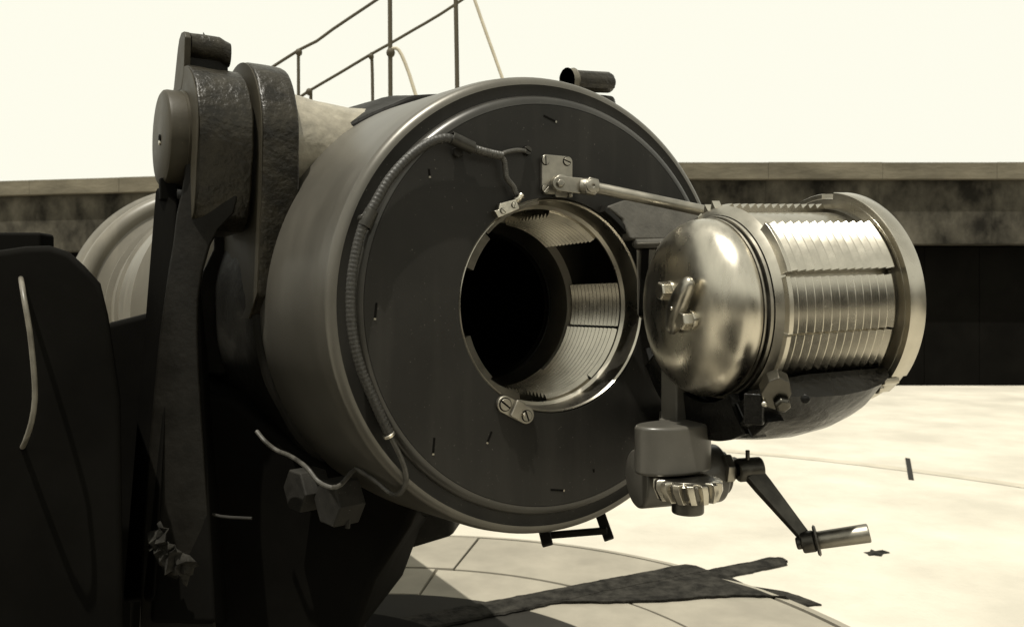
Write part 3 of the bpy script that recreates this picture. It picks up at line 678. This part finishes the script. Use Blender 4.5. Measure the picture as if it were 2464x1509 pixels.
# inner cheek (bigger radius) and its plate running down
RB = .205
TB = Frame(TF.p(.02, .0, 0), TF.x, TF.y, TF.z)
polyB = [(RB * cos(D(a)), RB * sin(D(a))) for a in range(-14, 195, 7)] + [(-RB * .98, -.10), (-.17, -.36), (-.10, -.42), (.10, -.42), (.17, -.36)]
vs, fs = ext(TB, polyB, .182, .268); mk('inner_cheek', wobble(vs, .004, 12, 2), fs, M_CAST, br, bevel=.007)
vs, fs = prism(TB, [(x * .99, y * .99) for x, y in polyB], .1795, .1825); mk('cheek_face', vs, fs, M_LUG, br)
# horizontal trunnion journal into the cradle
pr = [(.0, .262), (.15, .262), (.140, .30), (.132, .36), (.128, .45), (.130, .54), (.142, .62), (.17, .72), (.2, .85)]
pr2 = []
for i in range(len(pr) - 1):
    for k in range(3): t = k / 3; pr2.append((pr[i][0] * (1 - t) + pr[i + 1][0] * t, pr[i][1] * (1 - t) + pr[i + 1][1] * t))
pr2.append(pr[-1])
M_JRN = mat('weathered_journal_paint', .32, .22, rough=.32, rough2=.5, spec=.8, nscale=30, bump=.5, bscale=60, dist=.004, k=1.8)
vs, fs = lathe(TF, pr2, 80, wob=.004); mk('trunnion_journal', vs, fs, M_JRN, br, sharp=40)
# cap keeper and small foot plates under the cap
vs, fs = box(TF, -.035, -.012, -.145, -.095, -.006, .03); mk('cap_keeper', vs, fs, M_BLACK, br, bevel=.003)
# outer leg: broad tapering strut nearer the camera's left
def strut(name, tops, bots, m, par, bev=.012):
    vs, fs = loft([bots, [b.lerp(t, .5) for b, t in zip(bots, tops)], tops]); return mk(name, vs, fs, m, par, bevel=bev)
tops = [at(376, 448, 1.90), at(428, 480, 1.86), at(432, 480, 2.0), at(382, 448, 2.05)]
bots = [at(296, 1448, 1.80), at(372, 1448, 1.70), at(400, 1448, 1.95), at(320, 1448, 2.1)]
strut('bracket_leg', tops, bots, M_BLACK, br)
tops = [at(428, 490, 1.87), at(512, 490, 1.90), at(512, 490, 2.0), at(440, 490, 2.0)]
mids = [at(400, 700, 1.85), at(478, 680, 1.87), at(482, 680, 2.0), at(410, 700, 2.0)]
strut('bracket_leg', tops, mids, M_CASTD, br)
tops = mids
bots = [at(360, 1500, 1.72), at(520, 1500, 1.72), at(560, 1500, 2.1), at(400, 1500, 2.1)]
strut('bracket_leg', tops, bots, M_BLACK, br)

lv = []
for (y, xl, xr, Y) in ((370, 443, 571, 1.850), (420, 441, 573, 1.846), (470, 434, 572, 1.842), (515, 426, 562, 1.838), (550, 420, 528, 1.834), (590, 414, 508, 1.830), (650, 405, 488, 1.822), (720, 396, 478, 1.812), (800, 386, 476, 1.80), (900, 376, 480, 1.79), (1100, 358, 492, 1.77), (1300, 345, 505, 1.75), (1520, 335, 520, 1.73)):
    lv.append([at(xl, y, Y), at((xl + xr) / 2, y, Y - .004), at(xr, y, Y + .01), at(xr, y, Y + .10), at(xl + 8, y, Y + .10)])
vs, fs = loft(lv); mk('lever_arm', wobble(vs, .003, 16), fs, M_CRADLE, br, bevel=.006)  # darker paint than the lug above stands for shade down the arm

f_ = [at(x, y, 2.12) for x, y in ((513, 440), (580, 440), (582, 742), (519, 742), (545, 900), (480, 900), (470, 720), (486, 655), (513, 600))]
vs, fs = loft([f_, [v + Vector((-.02, .10, 0)) for v in f_]]); mk('bracket_web', vs, fs, M_CASTD, br, bevel=.006)
# matching bracket horn showing over the top of the gun, far side
fb = thing('far_bracket', at(1430, 260, 2.5) - kk * .3, 'rough-cast bracket horn peeping over the top right of the breech ring', 'bracket')
p0 = at(1378, 196, 2.42); p1 = at(1468, 200, 2.50); d = (p1 - p0).normalized(); F = fr(p0, d)
vs, fs = lathe(F, [(0, 0), (.028, 0), (.031, .006), (.031, (p1 - p0).length - .01), (.026, (p1 - p0).length), (0, (p1 - p0).length)], 32, wob=.004); mk('horn_bar', vs, fs, M_CAST, fb)
F2 = fr(p0 - d * .03, d)
vs, fs = prism(Frame(p0 - d * .022, fr(p0, d).x, fr(p0, d).y, d), [(.036 * cos(D(a)), .036 * sin(D(a))) for a in range(-60, 241, 20)] + [(-.10, -.05), (-.10, .05)], 0, .022); mk('horn_plate', vs, fs, M_LUGL, fb, bevel=.002)
vs, fs = loft([[at(x, y, Y) for x, y, Y in ((1380, 330, 2.42), (1500, 330, 2.48), (1500, 330, 2.7), (1380, 330, 2.7))], [at(x, y, Y) for x, y, Y in ((1395, 224, 2.44), (1478, 232, 2.5), (1475, 232, 2.6), (1395, 224, 2.6))]]); mk('horn_foot', vs, fs, M_CAST, fb, bevel=.01)

# ------------------------------------------------------------------ carriage: black mass at lower left
cg = thing('gun_carriage', Vector((-.9, 2.4, 0)), 'huge black-painted gun carriage in shade at the lower left', 'gun carriage')
def hull(name, front, dy, m=M_BLACK, bev=.02, par=None, sk=.12):
    f = [at(x, y, Y) for x, y, Y in front]; bk = [v + Vector((sk * dy, dy, 0)) for v in f]
    vs, fs = loft([f, bk]); return mk(name, vs, fs, m, par or cg, bevel=bev)
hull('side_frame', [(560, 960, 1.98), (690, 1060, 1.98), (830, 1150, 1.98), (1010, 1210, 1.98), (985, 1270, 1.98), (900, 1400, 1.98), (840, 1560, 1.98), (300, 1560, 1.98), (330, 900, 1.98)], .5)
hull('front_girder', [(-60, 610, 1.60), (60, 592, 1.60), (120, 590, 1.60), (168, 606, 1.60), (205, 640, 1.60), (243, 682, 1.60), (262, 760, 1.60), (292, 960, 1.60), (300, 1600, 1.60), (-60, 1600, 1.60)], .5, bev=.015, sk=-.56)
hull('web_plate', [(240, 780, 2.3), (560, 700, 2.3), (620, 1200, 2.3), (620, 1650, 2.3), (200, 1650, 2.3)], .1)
vs, fs = box(Frame(at(95, 585, 1.9), (1, 0, 0), (0, 1, 0), (0, 0, 1)), -.20, .020, -.03, .03, -.1, .022); mk('grease_box', vs, fs, M_BLACK, cg, bevel=.008)
hull('base_girder', [(980, 1210, 2.6), (1092, 1240, 2.6), (1092, 1290, 2.6), (960, 1330, 2.6), (700, 1400, 2.6), (700, 1200, 2.6)], .25, M_BOLT)
# pedestal and its collar below the gun, standing on the platform
FPd = Frame(Vector((-.87, 2.95, 0)), (1, 0, 0), (0, 1, 0), (0, 0, 1))
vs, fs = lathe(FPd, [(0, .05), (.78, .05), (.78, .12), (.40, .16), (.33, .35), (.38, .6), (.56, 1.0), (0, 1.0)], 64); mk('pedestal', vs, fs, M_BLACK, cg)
# big hexagonal bolts at the foot of the bracket
bd = (dax * -1 - kk * .05).normalized()
for (x, y, Y, r, lb) in ((728, 1178, 1.90, .052, None), (806, 1207, 1.84, .056, None)):
    q = at(x, y, Y); F = fr(q, (Vector((-.72, -.69, 0))).normalized(), Vector((0, 0, 1)))
    vs, fs = hexp(F, r, -.045, .022, .06, .5); mk('frame_bolt', vs, fs, M_BOLT, cg, bevel=.003)
vs, fs = tube([at(838, 1190, 1.84), at(842, 1215, 1.83), at(836, 1270, 1.83)], .006, 8, .02); mk('bolt_lock_wire', vs, fs, M_BOLT, cg)
# thin bright edge line of a guard low in the shade
vs, fs = tube([at(470, 1225, 1.8), at(530, 1242, 1.8), at(606, 1247, 1.8)], .0035, 8, .02); mk('guard_rod', vs, fs, M_BOLT, cg)
# cotton rag caught in the frame
rag = []; rf = []
base = at(417, 1330, 1.68)
for i in range(13):
    for j in range(7):
        x = (i - 6) / 6; y = (j - 3) / 3
        p = base + Vector((.040 * x + .012 * y, 0, -.040 * x + .022 * y))
        p += Vector((noise.noise(Vector((x * 2, y * 2, 1))) * .02, -.02 - abs(noise.noise(Vector((x * 3, y * 3, 7)))) * .03 + .02 * x * x, noise.noise(Vector((x * 2.4, y * 2, 4))) * .018))
        rag.append(p)
for i in range(12):
    for j in range(6): a = i * 7 + j; rf.append((a, a + 7, a + 8, a + 1))
rg = mk('cotton_rag', rag, rf, mat('dirty_cotton', .035, .012, rough=.9, spec=.1, nscale=40, bump=.5, bscale=60, dist=.01), root=base)
sm = rg.modifiers.new('t', 'SOLIDIFY'); sm.thickness = .003
tag(rg, 'crumpled dirty rag caught on the black carriage, low at the left', 'rag')
# curved bright pipe at the far left edge
pp = [at(50, 668, 1.63), at(52, 680, 1.54), at(60, 730, 1.5), at(72, 800, 1.5), at(82, 900, 1.5), at(84, 960, 1.5), at(76, 1015, 1.5), at(62, 1058, 1.52), at(52, 1080, 1.63)]
vs, fs = tube(pp, .0048, 12, .02); o = mk('curved_pipe', vs, fs, mat('pale_grab_rail_paint', .16, .08, rough=.4, nscale=20, k=1.6), root=pp[3]); tag(o, 'thin pale curved grab pipe on the front of the black carriage at the far left', 'pipe')

# ------------------------------------------------------------------ pale drum behind the bracket
DC = Vector((-1.553, 4.2, H - .03)); dz = -nn; DF = fr(DC, -dz)
dr = thing('ribbed_drum', DC, 'pale grey ribbed drum behind the black bracket legs at the left', 'drum')
rB = .66
vs, fs = lathe(DF, [(0, 1.7), (.40, 1.7), (.45, 1.66), (.455, .98), (.468, .97), (.468, .93), (.455, .92), (.46, .46), (.485, .45), (.485, .38), (.47, .36), (.47, .12)], 96); mk('drum_body', vs, fs, M_DRUM, dr, sharp=30)
vs, fs = lathe(DF, [(.47, .12), (.51, .10)] + arc(.565, .055, .048, 130, -90, 12) + [(.55, -.04)], 96); mk('drum_rib', vs, fs, M_DRUM, dr)
vs, fs = lathe(DF, [(.55, -.045), (.585, -.05), (.60, -.09), (.625, -.12), (.650, -.16), (.65, -.30), (.62, -.34), (0, -.34)], 96); mk('drum_shell', vs, fs, M_DRUM, dr)
vs, fs = box(fr(DF.pol(.585, D(139), .05), DF.pol(1, D(139), 0) - DC), -.07, .07, -.03, .03, -.05, .035); mk('rib_clamp', vs, fs, M_BLACK, dr, bevel=.008)
vs, fs = tube([DF.pol(.464, D(a), .70 + .002 * (a - 90)) for a in (110, 130, 145, 160, 175, 190)], .010, 8, .03); mk('drum_hose', vs, fs, M_BLACK, dr)
FDs = Frame(Vector((DC.x, DC.y + .1, 0)), (1, 0, 0), (0, 1, 0), (0, 0, 1))
vs, fs = box(FDs, -.4, .4, -.2, .25, .05, DC.z - .35); mk('drum_stand', vs, fs, M_BLACK, dr)

# ------------------------------------------------------------------ stair railings behind the gun
YR = 6.2
def rods(t, lst):
    for (nm, pts, r, m_) in lst:
        vs, fs = tube([at(*p) for p in pts], r, 10, .1); mk(nm, vs, fs, m_, t)
def knob(t, x, y, Y, r, m_=M_RAIL):
    p = at(x, y, Y); vs, fs = lathe(Frame(p, (1, 0, 0), (0, 1, 0), (0, 0, 1)), [(0, -r)] + [(r * cos(D(a)), r * sin(D(a)) * 1.1) for a in range(-75, 76, 15)] + [(0, r * 1.1)], 14); mk('rail_fitting', vs, fs, m_, t)
r1 = thing('stair_railing', at(720, 700, YR), 'iron stair handrail climbing just right of the bracket, nearer the trunnion', 'railing')
rods(r1, [('handrail', [(560, 222, YR), (648, 167, YR), (720, 121, YR), (762, 100, YR), (800, 72, YR), (900, 5, YR), (960, -35, YR)], .0115, M_RAIL), ('rail_post', [(718, 122, YR), (720, 700, YR)], .0125, M_RAIL), ('rail_post', [(560, 222, YR), (560, 700, YR)], .0125, M_RAIL)])
knob(r1, 719, 127, YR, .026)
r2 = thing('stair_railing', at(900, 700, YR + .3), 'iron stair handrail climbing behind the top of the gun jacket, right of the other', 'railing')
Y2 = YR + .2
rods(r2, [('handrail', [(690, 258, Y2), (740, 222, Y2), (815, 178, Y2), (890, 133, Y2), (935, 108, Y2), (995, 73, Y2), (1060, 35, Y2), (1150, -25, Y2)], .0115, M_RAIL),
          ('rail_post', [(893, 135, Y2), (896, 180, Y2), (901, 700, Y2)], .0125, M_RAIL), ('rail_post', [(748, 220, Y2), (748, 700, Y2)], .013, M_RAIL)])
knob(r2, 893, 137, Y2, .022); knob(r2, 744, 222, Y2, .026)
ps = thing('iron_stanchion', at(942, 700, Y2 - .4), 'upright iron stanchion with a ball fitting and a pale hooked tube', 'post')
rods(ps, [('post_shaft', [(938, -40, Y2 - .4), (939, 128, Y2 - .4), (942, 800, Y2 - .4)], .0165, M_RAIL), ('pale_tube', [(938, 120, Y2 - .4), (953, 117, Y2 - .4), (966, 132, Y2 - .4), (985, 180, Y2 - .4), (1003, 238, Y2 - .4), (1150, 700, Y2 - .4)], .013, M_PALE)])
knob(ps, 940, 128, Y2 - .4, .032)
p3 = thing('iron_stanchion', at(1100, 700, 6), 'plain upright iron stanchion rising behind the top of the breech ring', 'post')
rods(p3, [('post_shaft', [(1096, -40, 6.0), (1100, 200, 6.0), (1108, 800, 6.0)], .0165, M_RAIL)])
p4 = thing('pale_stay', at(1210, 500, 6), 'pale sloping stay behind the breech ring, right of the last stanchion', 'pole')
rods(p4, [('stay_tube', [(1128, -40, 6.0), (1168, 75, 6.0), (1208, 187, 6.0), (1400, 730, 6.0)], .012, M_PALE)])

# ------------------------------------------------------------------ floor shadow, lower right, laid as a thin dark strip and sheet
def floor_pt(px, py, z=0.0):
    Y = (H - z) * FPX / (py - 735); return Vector(((px - 1232) / FPX * Y, Y, z))
def lump(name, outline_px, hgt, label, cat):
    pts = [floor_pt(*p) for p in outline_px]; c = sum(pts, Vector()) / len(pts)
    P2 = []
    for i in range(len(pts)):
        a, b = pts[i], pts[(i + 1) % len(pts)]; n = max(1, int((b - a).length / .05))
        for k in range(n): q = a.lerp(b, k / n); q = q + Vector((noise.noise(q * 9), noise.noise(q * 9 + Vector((7, 0, 0))), 0)) * .03; P2.append(q)
    rings = []
    for s, z in ((1, .003), (.985, hgt * .6), (.95, hgt), (.6, hgt * 1.1), (.0, hgt * 1.15)):
        rings.append([Vector((c.x + (q.x - c.x) * s, c.y + (q.y - c.y) * s, z + (noise.noise(q * 12) * .01 if 0 < s < .99 else 0))) for q in P2])
    vs, fs = loft(rings, caps=False); vs, fs = weld(vs, fs)
    o = mk(name, vs, fs, M_SHADE_SCRAP, root=Vector((c.x, c.y, 0)), sharp=60); tag(o, label, cat); return o
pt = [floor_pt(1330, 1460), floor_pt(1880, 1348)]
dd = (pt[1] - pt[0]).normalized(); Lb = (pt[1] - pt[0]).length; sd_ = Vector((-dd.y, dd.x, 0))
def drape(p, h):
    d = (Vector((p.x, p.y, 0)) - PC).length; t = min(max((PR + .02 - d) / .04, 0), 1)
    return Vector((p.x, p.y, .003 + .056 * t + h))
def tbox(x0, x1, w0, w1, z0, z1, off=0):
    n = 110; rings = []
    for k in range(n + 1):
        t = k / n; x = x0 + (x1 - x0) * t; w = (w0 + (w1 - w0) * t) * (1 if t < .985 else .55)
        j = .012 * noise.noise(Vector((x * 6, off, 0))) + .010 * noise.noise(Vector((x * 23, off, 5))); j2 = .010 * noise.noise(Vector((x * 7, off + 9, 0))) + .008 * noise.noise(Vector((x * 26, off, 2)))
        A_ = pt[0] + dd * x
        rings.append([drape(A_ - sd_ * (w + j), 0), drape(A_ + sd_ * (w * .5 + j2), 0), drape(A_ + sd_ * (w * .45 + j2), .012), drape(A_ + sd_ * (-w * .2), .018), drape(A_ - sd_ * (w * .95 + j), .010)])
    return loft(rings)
vs, fs = tbox(-.8, Lb, .11, .09, .058, .075); o = mk('shadow_strip', vs, fs, M_SHADE_SCRAP, root=pt[0], sharp=30); tag(o, 'thin dark strip standing for a ragged shadow across the edge of the round platform', 'shadow strip')
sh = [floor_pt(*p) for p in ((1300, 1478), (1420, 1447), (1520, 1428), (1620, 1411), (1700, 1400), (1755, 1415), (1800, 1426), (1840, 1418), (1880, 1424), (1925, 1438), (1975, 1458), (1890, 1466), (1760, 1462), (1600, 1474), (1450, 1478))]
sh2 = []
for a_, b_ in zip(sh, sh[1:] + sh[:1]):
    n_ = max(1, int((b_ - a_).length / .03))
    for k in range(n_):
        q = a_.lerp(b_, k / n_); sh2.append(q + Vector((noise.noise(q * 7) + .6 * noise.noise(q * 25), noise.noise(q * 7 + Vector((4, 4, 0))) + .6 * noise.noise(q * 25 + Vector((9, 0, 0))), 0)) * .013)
vs, fs = loft([[drape(v, 0) for v in sh2], [drape(v, .007) for v in sh2]]); o = mk('shadow_sheet', vs, fs, M_SHADE_SCRAP, root=sh[3]); tag(o, 'thin black sheet standing for a shadow at the edge of the platform, nearest the camera', 'sheet')
# oil patch on the concrete, far right
dm = [floor_pt(x, y) for x, y in ((2178, 1103), (2190, 1105), (2199, 1156), (2186, 1154))]
vs, fs = loft([[v + kk * .002 for v in dm], [v + kk * .009 for v in dm]]); o = mk('drain_cover', vs, fs, M_BOLT, root=dm[0]); tag(o, 'small dark iron drain cover set in the pale concrete at the far right', 'drain cover')
o = lump('oil_stain', [(2078, 1329), (2092, 1327), (2098, 1322), (2106, 1326), (2122, 1324), (2130, 1328), (2142, 1331), (2126, 1333), (2118, 1338), (2104, 1335), (2094, 1336), (2090, 1332)], .004, 'small dark oily scrap on the pale concrete below the crank handle', 'scrap')
